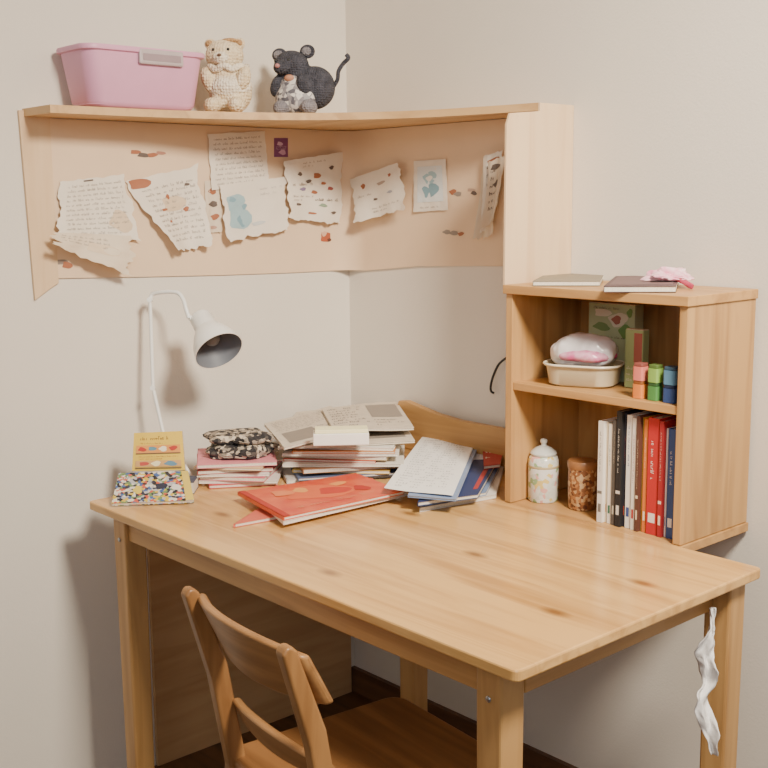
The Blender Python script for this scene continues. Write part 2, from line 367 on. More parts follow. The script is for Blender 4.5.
paper([(56, 232), (131, 236), (128, 275), (50, 246)], 'L', .025, cv(.018, .018), 'crumpled low sheet overlapping the far left handwritten sheet', [('blob', .6, .5, .2, .2, ST), ('text', .05, .1, .7, .5, 3, .5, GR)], PAPER2, seed=3, torn=.12)
paper([(125, 182), (197, 165), (205, 246), (168, 250)], 'L', .001, cv(.028, .012, 2), 'slanting handwritten sheet with a brown smudge at its upper left corner', [('blob', .5, .4, .2, .12, ST), ('text', .12, .12, .95, .9, 11, .8, GR), ('blob', .14, .06, .14, .08, BR), ('rect', .3, .6, .35, .63, (180, 110, 80)), ('blob', .7, .5, .05, .03, BR), ('blob', .45, .3, .03, .03, BR), ('blob', .8, .2, .04, .02, BK), ('blob', .3, .45, .05, .02, BR)], seed=4, torn=.07)
paper([(207, 134), (264, 131), (268, 184), (210, 190)], 'L', .001, cv(.004, .002), 'tall densely lined handwritten sheet directly under the shelf', [('text', .08, .05, .94, .95, 10, .95, GR)], seed=5)
paper([(204, 181), (219, 180), (222, 232), (206, 233)], 'L', .001, cv(.004, .002), 'narrow strip of paper with small brown figures', [('blob', .5, .2, .25, .06, BR), ('blob', .5, .45, .28, .05, BK), ('blob', .55, .7, .25, .06, BR), ('blob', .4, .9, .2, .04, (190, 150, 130))], PAPER2, seed=6)
paper([(219, 185), (284, 177), (286, 229), (223, 242)], 'L', .009, cv(.016, .006), 'white sheet with a large pale blue animal drawing', [('blob', .20, .34, .14, .17, BL), ('blob', .24, .62, .18, .24, BL), ('blob', .30, .66, .09, .12, BL2), ('blob', .16, .28, .05, .05, BL2), ('blob', .34, .44, .04, .05, BL2), ('blob', .52, .78, .1, .04, (206, 208, 206)), ('text', .6, .1, .95, .3, 2, .5, (204, 198, 190))], seed=7, torn=.07)
paper([(284, 161), (342, 152), (339, 224), (286, 218)], 'L', .012, cv(.006, .006), 'sheet covered with many small coloured doodles next to the corner', [('blob', .55, .3, .06, .05, BR), ('blob', .25, .25, .04, .03, BK), ('blob', .78, .5, .05, .03, (160, 86, 80)), ('blob', .3, .5, .06, .025, (140, 124, 156)), ('blob', .5, .55, .05, .03, BR), ('blob', .2, .75, .05, .025, BK), ('blob', .65, .75, .07, .025, (140, 160, 136)), ('blob', .45, .88, .07, .02, BR), ('blob', .8, .2, .04, .025, BK), ('text', .3, .05, .7, .16, 2, .5, GR), ('text', .1, .58, .5, .7, 2, .5, GR), ('blob', .85, .85, .05, .02, BK), ('text', .5, .62, .95, .7, 1, .5, BK), ('blob', .4, .38, .05, .03, BK), ('blob', .65, .42, .04, .025, BR), ('text', .1, .36, .9, .46, 1, .4, GR)], seed=8, torn=.06)
paper([(349, 180), (397, 163), (411, 208), (366, 222)], 'R', .013, cv(.026, .008), 'tilted white sheet with sparse small drawings just right of the corner', [('blob', .25, .25, .04, .06, BR), ('blob', .6, .3, .09, .04, (180, 162, 150)), ('blob', .4, .6, .04, .03, BK), ('blob', .75, .55, .06, .025, (166, 166, 176)), ('text', .3, .75, .9, .9, 2, .5, GR), ('blob', .82, .2, .03, .04, (176, 110, 90)), ('text', .1, .4, .5, .5, 1, .5, GR)], seed=9, torn=.07)
paper([(414, 161), (446, 159), (449, 210), (415, 212)], 'R', .001, cv(.003, .001), 'small pale card with a blue painted figure inside a thin frame', [('rect', .12, .12, .88, .82, (222, 226, 226)), ('blob', .5, .35, .20, .12, BL), ('blob', .5, .60, .24, .15, BL2), ('blob', .48, .36, .1, .05, (234, 228, 218)), ('text', .2, .88, .8, .95, 1, .5, GR)], seed=10, torn=.01)
for k, (q, m) in enumerate([([(483, 168), (498, 160), (495, 236), (480, 238)], PAPER2), ([(484, 156), (504, 150), (503, 200), (488, 236)], PAPER), ([(489, 162), (505, 156), (500, 216), (491, 228)], PAPER2)]):
    paper(q, 'R', .004+.012*k, cv(.012+.008*k, .008), ['narrow curled strip at the back of the hanging paper bundle', 'widest white strip of the curled bundle by the end plank', 'front strip of the curled bundle, marked with dark spots'][k],
          [('text', .2, .1, .8, .8, 6, .5, BK), ('blob', .5, .12, .3, .05, BR if k == 1 else BK), ('blob', .6, .4, .2, .05, BK)] if k else [('text', .2, .1, .8, .8, 7, .5, GR)], m, seed=20+k, torn=.08)
SG = 'small stickers on the shelf backing'
def sticker(px, wall, label, items, m, seed=1):
    o = paper(px, wall, .0002, None, label, items, m, seed, 'sticker', 'sticker', 0); o['group'] = SG
def sq(u, v, w, h): return [(u-w, v-h), (u+w, v-h), (u+w, v+h), (u-w, v+h)]
sticker(sq(281, 147.5, 7, 9.5), 'L', 'square purple sticker beside the lined sheet', [('blob', .4, .3, .2, .12, (200, 170, 200)), ('blob', .6, .75, .25, .12, (200, 160, 190)), ('text', .1, .4, .9, .62, 2, .9, (226, 214, 220))], pm('purple_sticker', (130, 74, 124), .4))
def scrap(spots, wall, label, seed):
    f = (lambda u, v: onx(u, v, .0058)) if wall == 'L' else (lambda u, v: ony(u, v, -.0058))
    us = [s[0] for s in spots]; vs = [s[1] for s in spots]; mr = 9
    u0, u1, v0, v1 = min(us)-mr, max(us)+mr, min(vs)-mr, max(vs)+mr
    pt = Patch(f(u0, v0), f(u1, v0), f(u1, v1), f(u0, v1), toward=V((1, 0, 0)) if wall == 'L' else V((0, -1, 0)))
    it = [('blob', (s[0]-u0)/(u1-u0), (s[1]-v0)/(v1-v0), s[2]/(u1-u0), s[3]/(v1-v0), s[4]) for s in spots]
    o = draw(pt, it, None, 'sticker', seed, 0); tag(o, label, 'sticker', SG)
scrap([(326, 237, 6, 6, (176, 90, 60)), (324, 234, 2.5, 2.5, (220, 180, 150)), (329, 240, 2, 2, (100, 60, 50))], 'L', 'round reddish flower sticker below the doodle sheet', 3)
scrap([(135, 152, 5, 2.5, BR), (143, 155, 6, 2.5, BK), (152, 155, 5, 2.5, BR), (160, 153, 5, 2, (180, 130, 110))], 'L', 'row of brown insect stickers above the slanting sheet', 4)
scrap([(453, 192, 3.5, 2.5, BR), (458, 194, 4, 2, GR)], 'R', 'pair of tiny brown stickers beside the blue figure card', 5)
scrap([(447, 232, 4, 2, GR), (454, 233, 5, 2, GR), (461, 234, 3, 2, BR)], 'R', 'low row of faint stickers beneath the blue figure card', 6)
scrap([(61, 262, 6, 3, GR), (67, 265, 5, 4, BR)], 'L', 'grey and brown smudged sticker at the lower left of the backing', 7)
scrap([(471, 190, 4, 2, (190, 160, 140)), (474, 193, 3, 2, BK)], 'R', 'faint dark sticker left of the hanging paper bundle', 8)
# ------------------------------------------------------------------ items on the wall shelf
a = onx(55, 46, .020); b = onx(208, 50, .152); yc = (a.y+b.y)/2; hl = (b.y-a.y)/2
zr_ = onx(130, 46, .155).z-ZT
bk = thing('storage_basket', 'pink plastic storage tub on the left end of the shelf', 'storage tub', (.081, yc, ZT))
mb = MB(); PINK = pm('pink_plastic', (218, 158, 188), .4, .04)
def ring(hx, hy, z, r=.03): return [(p[0], p[1], z) for p in rrect(hx, hy, r, 7)]
mb.loft([ring(.046, hl-.036, 0), ring(.053, hl-.024, .004), ring(.057, hl-.018, .012), ring(.068, hl-.004, zr_-.012), ring(.074, hl+.002, zr_-.010), ring(.075, hl+.003, zr_-.005), ring(.073, hl+.002, zr_), ring(.069, hl-.002, zr_), ring(.066, hl-.006, zr_-.012), ring(.054, hl-.021, .006)])
mb.build('tub', PINK, bk, smooth=True)
yh0 = onx(138, 55, .15).y-yc; yh1 = onx(182, 55, .15).y-yc
mb = MB(); mb.box(.0655, yh0, zr_-.034, .0765, yh1, zr_-.002); hd = mb.build('handle', pm('grey_label', (186, 172, 174), .4), bk, bevel=.004)
mb = MB(); mb.box(.0765, yh0+.008, zr_-.026, .0775, yh1-.008, zr_-.012); mb.build('handle_slot', pm('slot', (156, 136, 142), .5), hd)
def knit(name, rgb, rgb2, sc=150):
    m = pm(name, rgb, .95, .2, 60, rgb2=rgb2); nt = m.node_tree; n = nt.nodes; l = nt.links
    w = n.new('ShaderNodeTexVoronoi'); w.inputs['Scale'].default_value = sc; w.inputs['Randomness'].default_value = .4
    tc = n.new('ShaderNodeTexCoord'); l.new(tc.outputs['Object'], w.inputs['Vector'])
    bp = n.new('ShaderNodeBump'); bp.invert = True; bp.inputs['Strength'].default_value = .9; bp.inputs['Distance'].default_value = .005
    l.new(w.outputs['Distance'], bp.inputs['Height']); l.new(bp.outputs['Normal'], n['Principled BSDF'].inputs['Normal']); return m
CREAM = knit('cream_knit', (240, 224, 194), (222, 198, 160)); TAN = knit('tan_knit', (196, 156, 112), (166, 128, 88)); LT = knit('pale_knit', (244, 234, 214), (230, 214, 188))
DG = knit('charcoal_plush', (78, 78, 88), (52, 52, 60), 190); LG_ = knit('grey_plush', (150, 144, 148), (120, 116, 122), 190)
d = ray(229, 104); P = CX+d*((.105-CX.x)/d.x)
bear = thing('toy_bear', 'cream hand-knitted toy bear sitting beside the pink tub', 'soft toy', (P.x, P.y, ZT), radians(49.5-8))
mb = MB()
mb.sphere((.004, .002, .050), (.050, .042, .050)); mb.sphere((0, 0, .085), (.040, .036, .030)); mb.sphere((-.006, -.004, .130), (.044, .038, .036))
for s in (-1, 1):
    mb.sphere((s*.034-.006, .002, .157), (.014, .010, .013)); mb.sphere((s*.040, -.022, .076), (.016, .020, .030), Matrix.Rotation(s*.3, 4, 'Y'))
    mb.sphere((s*.028, -.040, .018), (.020, .028, .018))
mb.build('body', CREAM, bear, remesh=.0035)
mb = MB(); mb.sphere((.003, -.001, .060), (.0525, .046, .034)); mb.build('sweater', LT, bear, smooth=True)
mb = MB(); mb.sphere((-.006, -.038, .122), (.019, .014, .014)); mb.build('muzzle', LT, bear, smooth=True)
mb = MB(); mb.sphere((-.006, -.052, .126), (.005, .004, .0035), seg=12); mb.build('nose', pm('brown_thread', (104, 76, 60), .7), bear, smooth=True)
for s in (-1, 1):
    mb = MB(); mb.sphere((s*.017-.006, -.037, .140), .0035, seg=12); mb.build('eye', BLACK, bear, smooth=True)
    mb = MB(); mb.sphere((s*.034-.006, -.006, .157), (.009, .005, .008)); mb.build('inner_ear', TAN, bear, smooth=True)
mb = MB()
ps = [(.043*cos(a), .037*sin(a)-.001, .101+.004*sin(7*a)) for a in [2*pi*k/40 for k in range(41)]]
mb.tube(ps, .008, 8); mb.build('collar', LT, bear, smooth=True)
mb = MB(); mb.sphere((.008, -.008, .162), (.020, .014, .006)); mb.build('crown_patch', TAN, bear, smooth=True)
d = ray(303, 106); P = CX+d*((.150-CX.x)/d.x)
ms = thing('toy_mouse', 'charcoal knitted mouse with grey patterned overalls and raised tail', 'soft toy', (P.x, P.y, ZT), radians(49.5-18))
mb = MB()
mb.sphere((.028, .005, .066), (.050, .040, .050)); mb.sphere((-.006, 0, .085), (.038, .034, .030)); mb.sphere((-.024, -.008, .118), (.042, .037, .034))
mb.sphere((-.036, -.042, .110), (.019, .020, .016), Matrix.Rotation(.2, 4, 'X'))
for s, x, y in ((-1, -.054, -.026), (1, .016, -.036)):
    mb.sphere((x, y, .070), (.015, .019, .026), Matrix.Rotation(s*-.3, 4, 'Y'))
mb.build('body', DG, ms, remesh=.0035)
for x, z in ((-.058, .144), (.012, .149)):
    mb = MB(); mb.sphere((x, .004, z), (.019, .008, .016)); e = mb.build('ear', DG, ms, smooth=True)
    mb = MB(); mb.sphere((x, -.003, z), (.012, .005, .010)); mb.build('inner_ear', LG_, e, smooth=True)
GH = cells('gingham', [(206, 200, 196), (160, 156, 158), (96, 94, 102), (220, 214, 208), (140, 134, 138)], 120, .9)
mb = MB(); mb.sphere((-.010, -.012, .042), (.054, .044, .042)); mb.sphere((-.014, -.022, .070), (.036, .022, .026)); mb.build('overalls', GH, ms, remesh=.0035)
for x in (-.036, .032):
    mb = MB(); mb.sphere((x, -.046, .018), (.019, .025, .018)); mb.build('foot', LG_, ms, smooth=True)
mb = MB(); mb.sphere((-.018, -.040, .086), (.012, .008, .008)); mb.build('bow', pm('rust_cloth', (196, 140, 112), .9), ms, smooth=True)
mb = MB(); mb.sphere((-.038, -.062, .112), (.006, .005, .005), seg=12); mb.build('nose', pm('pink_thread', (190, 130, 130), .7), ms, smooth=True)
for x in (-.050, -.018):
    mb = MB(); mb.sphere((x, -.040, .126), .0045, seg=12); mb.build('eye', BLACK, ms, smooth=True)
mb = MB(); mb.tube(smoothpath([(.066, .012, .060), (.082, .012, .082), (.086, .01, .102), (.098, .008, .118), (.112, .006, .130), (.107, .006, .138)], 6), .005, 8); mb.build('tail', DG, ms, smooth=True)
# ------------------------------------------------------------------ books lying flat
def flat_book(c, th, cover, label, group=None, items=None, name='magazine', cat='magazine', pages=PAGES, seed=1, curl=None, spine=True):
    """c = top corners TL TR BR BL in world space"""
    pt = Patch(*c, toward=V((0, 0, 1)), curl=curl); n = pt.n
    base = sum(pt.c, V((0, 0, 0)))/4 - n*th
    r = thing(name, label, cat, base, 0, group); t = min(.0012, th*.2)
    def slab(mb, u0, v0, u1, v1, a, b2):
        if curl:
            N = 10; A = [[mb.verts([pt.p(u0+(u1-u0)*i/N, v0+(v1-v0)*j/N, o_)])[0] for i in range(N+1)] for o_ in (a, b2) for j in range(N+1)]
            T_, B_ = A[:N+1], A[N+1:]
            for j in range(N):
                for i in range(N):
                    mb.face([T_[j][i], T_[j+1][i], T_[j+1][i+1], T_[j][i+1]]); mb.face([B_[j][i], B_[j][i+1], B_[j+1][i+1], B_[j+1][i]])
            for k in range(N):
                mb.face([T_[0][k], T_[0][k+1], B_[0][k+1], B_[0][k]]); mb.face([T_[N][k], B_[N][k], B_[N][k+1], T_[N][k+1]])
                mb.face([T_[k][0], B_[k][0], B_[k+1][0], T_[k+1][0]]); mb.face([T_[k][N], T_[k+1][N], B_[k+1][N], B_[k][N]])
            return
        q = [(u0, v0), (u0, v1), (u1, v1), (u1, v0)]
        mb.hexa([pt.p(*x, b2) for x in q], [pt.p(*x, a) for x in q])
    mb = MB(); slab(mb, .006, .006, .994, .994, -t, -th+t); mb.build('pages', pages, r, world=True)
    mb = MB(); slab(mb, 0, 0, 1, 1, 0, -t); slab(mb, 0, 0, 1, 1, -th+t, -th)
    if spine: slab(mb, -.004, 0, .004, 1, 0, -th)
    cvr = mb.build('cover', cover, r, world=True)
    if items: draw(pt, items, cvr, 'cover_print', seed, .0004)
    return r
def rect_c(cx, cy, z, w, d, rot):
    M = Matrix.Translation((cx, cy, z)) @ Matrix.Rotation(rot, 4, 'Z')
    return [M @ V(p) for p in ((-w/2, d/2, 0), (w/2, d/2, 0), (w/2, -d/2, 0), (-w/2, -d/2, 0))]
VR = math.atan2(R0.y, R0.x)
COMIC = cells('comic_cover', [(50, 54, 74), (210, 180, 60), (180, 180, 186), (70, 100, 156), (40, 40, 50), (222, 216, 200), (110, 140, 90), (200, 90, 70), (220, 214, 206)], 150)
flat_book(rect_c(.205, -.690, H+.026, .11, .060, VR), .0255, col((70, 74, 96)), 'thick dark book hidden under the comic at the left desk end', None, None, 'book', 'book')
c = [onz(119, 473, .790), onz(188, 471, .790), onz(194, 500, .750), onz(112, 503, .750)]
flat_book(c, .0075, COMIC, 'colourful busy comic magazine at the left end of the desk', 'loose magazines on the desk',
          [('text', .05, .06, .6, .26, 1, 1, (230, 226, 214)), ('blob', .3, .6, .06, .12, (220, 196, 80)), ('blob', .6, .5, .08, .12, (46, 50, 70)), ('blob', .8, .55, .06, .12, (222, 218, 210)), ('rect', .9, .0, 1, 1, (216, 190, 90))], seed=31)
wy = 2.47
yb = thing('picture_book', 'small yellow picture book with coloured wagons leaning on the lamp pole', 'book', at(158, 469, wy-.02))
c4 = [at(134, 433, wy-.01), at(182, 431, wy-.01), at(185, 470, wy-.02), at(132, 471, wy-.02)]
pt = Patch(*c4, toward=-F); back = -pt.n*.010
YEL = pm('yellow_cover', (226, 192, 70), .45, .05)
mb = MB(); mb.hexa([p+back*.15 for p in c4], [p+back*.85 for p in c4]); mb.build('pages', PAGES, yb, world=True)
mb = MB(); q = c4
mb.hexa([p for p in q], [p+back*.15 for p in q]); mb.hexa([p+back*.85 for p in q], [p+back for p in q]); cvr = mb.build('cover', YEL, yb, world=True)
draw(pt, [('text', .12, .06, .9, .24, 1, 1, (120, 70, 40)), ('text', .12, .25, .9, .32, 1, 1, (150, 60, 50)), ('rect', .06, .34, .94, .54, (222, 150, 74)), ('blob', .18, .44, .08, .06, (184, 56, 46)), ('blob', .38, .43, .08, .06, (90, 140, 156)), ('blob', .6, .44, .08, .06, (240, 230, 200)), ('blob', .8, .43, .08, .06, (184, 56, 46)),
     ('rect', .06, .54, .94, .57, (110, 84, 60)), ('text', .1, .60, .9, .72, 2, .9, (170, 90, 50)), ('rect', .06, .74, .94, .90, (206, 160, 100)), ('blob', .22, .82, .09, .06, (184, 74, 64)), ('blob', .46, .82, .09, .06, (240, 226, 180)), ('blob', .74, .82, .12, .06, (96, 134, 156)), ('rect', .06, .92, .94, .95, (110, 84, 60))], cvr, 'cover_print', 33, .0004)
# pile A
gA = 'magazines in the low pink and white pile'
ca = V((.216, -.518, 0)); z = H+.0005
rn = random.Random(5)
A_ = [(.008, (206, 74, 84), 'bottom magazine of the low pile, crimson cover'), (.007, (232, 222, 214), 'white booklet second from the bottom of the low pile'), (.010, (214, 104, 120), 'rose pink magazine in the middle of the low pile'),
      (.006, (236, 228, 220), 'thin white booklet above the rose pink magazine'), (.010, (170, 56, 62), 'dark red notebook near the top of the low pile'), (.006, (222, 186, 140), 'thin tan booklet below the topmost pink magazine'), (.009, (224, 140, 150), 'pale pink magazine topping the low pile')]
for i, (th, cc, lb) in enumerate(A_):
    z += th; flat_book(rect_c(ca.x+rn.uniform(-.010, .010), ca.y+rn.uniform(-.010, .010), z, .174-rn.random()*.03, .17, VR+rn.uniform(-.20, .20)), th-.0004, col(cc), lb, gA, seed=i)
def crump(c, rx, ry, rz, rot, amp, seed, sub=4, fr=22, ex=.7):
    bm = bmesh.new(); bmesh.ops.create_icosphere(bm, subdivisions=sub, radius=1)
    M = Matrix.Translation(V(c)) @ Matrix.Rotation(rot, 4, 'Z')
    for v in bm.verts:
        p = v.co.copy(); q = V((math.copysign(abs(p.x)**ex, p.x)*rx, math.copysign(abs(p.y)**ex, p.y)*ry, p.z*rz))
        k = noise.noise(q*fr+V((seed, 0, 0)))+.6*abs(noise.noise(q*fr*2.3+V((0, seed, 0))))
        q = q*(1+amp*k)
        if q.z < -rz*.75: q.z = -rz*.75
        v.co = M @ q
    return bm
def crumped(*a, **k):
    mb = MB(); mb.bm.free(); mb.bm = crump(*a, **k); return mb
PC = (ca.x+.001, ca.y+.002); BWP = cells('black_white_pattern', [(50, 46, 48), (84, 78, 74), (208, 194, 174), (40, 38, 40), (150, 138, 124), (180, 166, 148), (60, 56, 56)], 120, .85)
tag(crumped((*PC, z+.014), .080, .070, .016, VR-.1, .30, 3).build('cloth_pouch', BWP, world=True, smooth=True), 'lower of two flat black and white patterned pouches on the pink pile', 'pouch')
tag(crumped((PC[0]-.004, PC[1]+.000, z+.041), .066, .052, .013, VR+.15, .36, 8).build('cloth_pouch', BWP, world=True, smooth=True), 'upper of two flat black and white patterned pouches on the pink pile', 'pouch')
# pile B
gB = 'books in the tall pile under the newspapers'
cb = V((.325, -.294, 0)); rb = math.radians(51); z = H+.0005
B_ = [(.010, .27, (206, 200, 194), 'grey paper-bound book at the bottom of the tall pile'), (.006, .25, (96, 110, 140), 'slate blue booklet second from the bottom of the tall pile'), (.008, .22, (222, 190, 100), 'mustard yellow booklet in the lower part of the tall pile'), (.011, .25, (160, 114, 78), 'brown covered book in the tall pile'),
      (.007, .27, (232, 226, 214), 'thin white book above the brown one in the tall pile'), (.006, .21, (190, 84, 66), 'thin brick red booklet in the middle of the tall pile'), (.010, .24, (214, 192, 150), 'beige paperback in the tall pile under the newspapers'), (.006, .26, (226, 222, 216), 'thin pale grey notebook high in the tall pile'),
      (.006, .23, (206, 140, 80), 'thin orange booklet high in the tall pile'), (.008, .25, (236, 232, 224), 'white notebook just under the folded newspapers')]
for i, (th, w, cc, lb) in enumerate(B_):
    z += th; flat_book(rect_c(cb.x+rn.uniform(-.018, .018), cb.y+rn.uniform(-.018, .012), z, w, .2, rb+rn.uniform(-.22, .18)), th-.0004, col(cc), lb, gB, name='book', cat='book', seed=i)
NEWS = pm('newsprint', (214, 202, 184), .9, .12, 60)
NK = (124, 114, 106)
ZN = z
def news(c, th, lb, seed, items, curl):
    return flat_book(c, th, NEWS, lb, 'newspapers on the tall pile', items, 'newspaper', 'newspaper', PAGES, seed, spine=False, curl=curl)
def droop(a, b, ph): return lambda u, v: b*(1+sin(u*6+ph+v*2))*.5 - a*max(0, v-.8)*4 - a*max(0, .15-u)*6
news([onz(296, 412, ZN+.0072), onz(392, 406, ZN+.0072), onz(415, 441, ZN+.0072), onz(278, 447, ZN+.0072)], .0055, 'broad printed newspaper spread on the tall pile', 5, [('text', .03, .05, .48, .95, 14, .8, NK), ('text', .52, .05, .97, .5, 7, .8, NK), ('rect', .52, .55, .95, .9, (150, 140, 130))], droop(.0012, .002, 0))
news([onz(264, 424, ZN+.018), onz(330, 407, ZN+.018), onz(374, 426, ZN+.018), onz(284, 446, ZN+.018)], .0060, 'folded newspaper poking out to the left of the tall pile', 6, [('text', .04, .06, .96, .5, 8, .9, NK), ('rect', .08, .55, .45, .92, (140, 130, 120)), ('text', .5, .55, .95, .92, 6, .8, NK)], droop(.002, .003, 2))
news([onz(322, 408, ZN+.030), onz(397, 402, ZN+.030), onz(414, 427, ZN+.030), onz(334, 430, ZN+.030)], .0060, 'topmost newspaper with a grey picture, at the back of the tall pile', 7, [('text', .04, .06, .5, .9, 8, .9, NK), ('rect', .55, .1, .95, .6, (150, 140, 130)), ('text', .55, .65, .95, .92, 3, .8, NK)], droop(.002, .003, 4))
pc = onz(341, 441, ZN+.03)
nb = thing('small_box', 'small white box with a pale yellow lid on top of the newspapers', 'box', (pc.x, pc.y, ZN+.0250), VR+.06)
mb = MB(); mb.box(-.060, -.024, 0, .060, .026, .026); mb.build('box', pm('white_card', (244, 240, 232), .6, .04), nb, bevel=.002)
mb = MB(); mb.box(-.056, -.021, .0262, .058, .024, .034); mb.build('lid', pm('pale_yellow_card', (252, 246, 196), .6, .04), nb, bevel=.0015)
# folders and printed sheets
GF = 'papers and folders beside the bookcase'
flat_book([onz(434, 454, .7495), onz(507, 456, .7495), onz(496, 494, .7495), onz(420, 508, .7495)], .009, col((222, 214, 204)), 'pale magazine at the bottom beside the bookcase', GF, seed=40)
flat_book([onz(440, 448, .7575), onz(507, 452, .7575), onz(486, 492, .7575), onz(424, 503, .7575)], .0075, col((120, 140, 176)), 'dusty blue magazine second from the bottom beside the bookcase', GF, [('text', .5, .3, .95, .6, 2, .9, (230, 230, 234))], seed=45)
flat_book([onz(440, 446, .767), onz(505, 447, .767), onz(478, 494, .767), onz(418, 502, .767)], .009, col((48, 62, 106)), 'navy blue folder beneath the printed sheets', GF, [('rect', .6, .1, .95, .3, (200, 206, 220)), ('rect', .86, .35, .94, .9, (170, 60, 60))], 'folder', 'folder', seed=41)
flat_book([onz(482, 438, .776), onz(506, 441, .776), onz(500, 464, .776), onz(484, 466, .776)], .008, col((176, 66, 62)), 'small red booklet tucked beside the bookcase foot', GF, [('text', .1, .2, .9, .8, 3, .8, (226, 210, 200))], 'booklet', 'booklet', seed=44)
flat_book([onz(428, 442, .776), onz(480, 442, .776), onz(456, 499, .776), onz(408, 495, .776)], .005, col((140, 158, 192)), 'pale blue plastic wallet directly under the printed sheets', GF, None, 'document_wallet', 'folder', seed=42)
sh = [onz(422, 437, .780), onz(477, 437, .780), onz(452, 496, .780), onz(384, 488, .780)]
pt = Patch(*sh, toward=V((0, 0, 1)), curl=lambda u, v: .0012*sin(u*5+v*3))
mb = MB(); mb.grid(lambda u, v: pt.p(u, v), 12, 12); mb.grid(lambda u, v: pt.p(u+.008, v-.01, -.002), 12, 12)
o = mb.build('printed_sheets', pm('bright_paper', (250, 249, 246), .8, .02), world=True, recalc=False, smooth=True); tag(o, 'white typed sheets lying on the blue folder', 'paper')
draw(pt, [('text', .1, .07, .9, .95, 22, .7, (186, 184, 184))], o, 'writing', 43)
# red book + magazines under it
GRD = 'magazines in the red heap at the front of the pile'
flat_book([onz(300, 482, .748), onz(372, 478, .748), onz(396, 494, .748), onz(234, 524, .748)], .0075, col((210, 104, 84)), 'coral paper magazine sticking out beneath the red book', GRD, seed=50)
flat_book([onz(254, 494, .7565), onz(366, 478, .7565), onz(408, 492, .7565), onz(284, 521, .7565)], .0080, col((230, 210, 196)), 'off-white magazine directly under the big red book', GRD, seed=51)
RED = pm('red_cover', (200, 56, 38), .35, .25, 20, rgb2=(224, 104, 60))
flat_book([onz(238, 492, .764), onz(356, 473, .764), onz(404, 491, .764), onz(284, 517, .764)], .0070, RED, 'large orange-red book lying at the front of the heap', GRD,
          [('blob', .5, .45, .25, .25, (218, 104, 64)), ('blob', .6, .5, .12, .14, (194, 60, 46)), ('blob', .4, .3, .06, .08, (232, 160, 90)), ('blob', .72, .3, .07, .07, (232, 150, 80)), ('blob', .8, .6, .06, .1, (180, 44, 36)), ('text', .15, .75, .85, .88, 1, .9, (228, 150, 110)), ('blob', .25, .3, .08, .12, (226, 130, 84)), ('rect', .0, .0, .05, 1, (180, 52, 42))], 'book', 'book', seed=52)
# ------------------------------------------------------------------ desk lamp
lb = V((.172, -.610, H)); wl_ = depth(lb)
lamp = thing('desk_lamp', 'white metal clamp lamp with a bell shade over the desk', 'lamp', lb)
mb = MB(); mb.box(.147, -.628, H+.0004, .186, -.598, H+.010); mb.box(.142, -.628, H-.06, .153, -.598, H+.010); mb.box(.147, -.625, H-.06, .186, -.600, H-.048); mb.build('clamp', WHITE, lamp, world=True, bevel=.002)
mb = MB(); mb.tube([(.174, -.613, H-.048), (.174, -.613, H-.019)], .005); mb.sphere((.174, -.613, H-.062), (.011, .011, .008)); mb.build('clamp_screw', STEEL, lamp, world=True, smooth=True)
P0 = V((.168, -.613, H+.010)); P1 = at(153, 388, wl_); P2 = at(150, 300, wl_)
mb = MB(); mb.tube([P0, at(163, 432, wl_), P1], .0042, 12); mb.build('lower_pole', WHITE, lamp, world=True, smooth=True)
mb = MB(); mb.tube([P1, P2], .0042, 12); mb.build('upper_pole', WHITE, lamp, world=True, smooth=True)
for p in (P1, P2):
    mb = MB(); mb.lathe([(0, -.006), (.006, -.006), (.006, .006), (0, .006)], Matrix.Translation(p) @ (-F).to_track_quat('Z', 'Y').to_matrix().to_4x4(), 20); mb.build('joint', WHITE, lamp, world=True, smooth=True)
arm = smoothpath([tuple(at(*q)) for q in ((150, 299, wl_), (153, 294, wl_), (163, 292, wl_-.01), (177, 292.5, wl_-.02), (183, 299, wl_-.025), (186, 309, wl_-.03), (189, 318, wl_-.03))], 5)
mb = MB(); mb.tube(arm, .0048, 10); mb.build('arm', WHITE, lamp, world=True, smooth=True)
ax = (R*.46-U*.72-F*.50).normalized()
oc = at(219, 351, wl_-.07); q = ax.to_track_quat('Z', 'Y').to_matrix().to_4x4(); MS = Matrix.Translation(oc) @ q @ Matrix.Scale(1.06, 4)
out = [(.015, -.108), (.018, -.106), (.024, -.098), (.025, -.066), (.028, -.061), (.037, -.047), (.047, -.024), (.0515, -.003), (.0525, 0)]
mb = MB(); mb.lathe([(0, -.1085)]+out+[(.0510, 0)], MS, 36); shd = mb.build('shade', WHITE, lamp, world=True, smooth=True)
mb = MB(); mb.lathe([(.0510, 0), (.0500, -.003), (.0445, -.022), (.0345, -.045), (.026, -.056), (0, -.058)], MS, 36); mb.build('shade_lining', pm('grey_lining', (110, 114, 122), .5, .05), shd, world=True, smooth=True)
mb = MB(); mb.lathe([(0, -.022), (.010, -.024), (.016, -.031), (.017, -.040), (.012, -.050), (.011, -.057)], MS, 24); mb.build('bulb', pm('frosted_bulb', (120, 124, 128), .4), lamp, world=True, smooth=True)
mb = MB(); hp = oc-ax*.088; mb.tube([V(arm[-1]), hp-ax*.018, hp], .006, 10); mb.build('shade_bracket', WHITE, lamp, world=True, smooth=True)
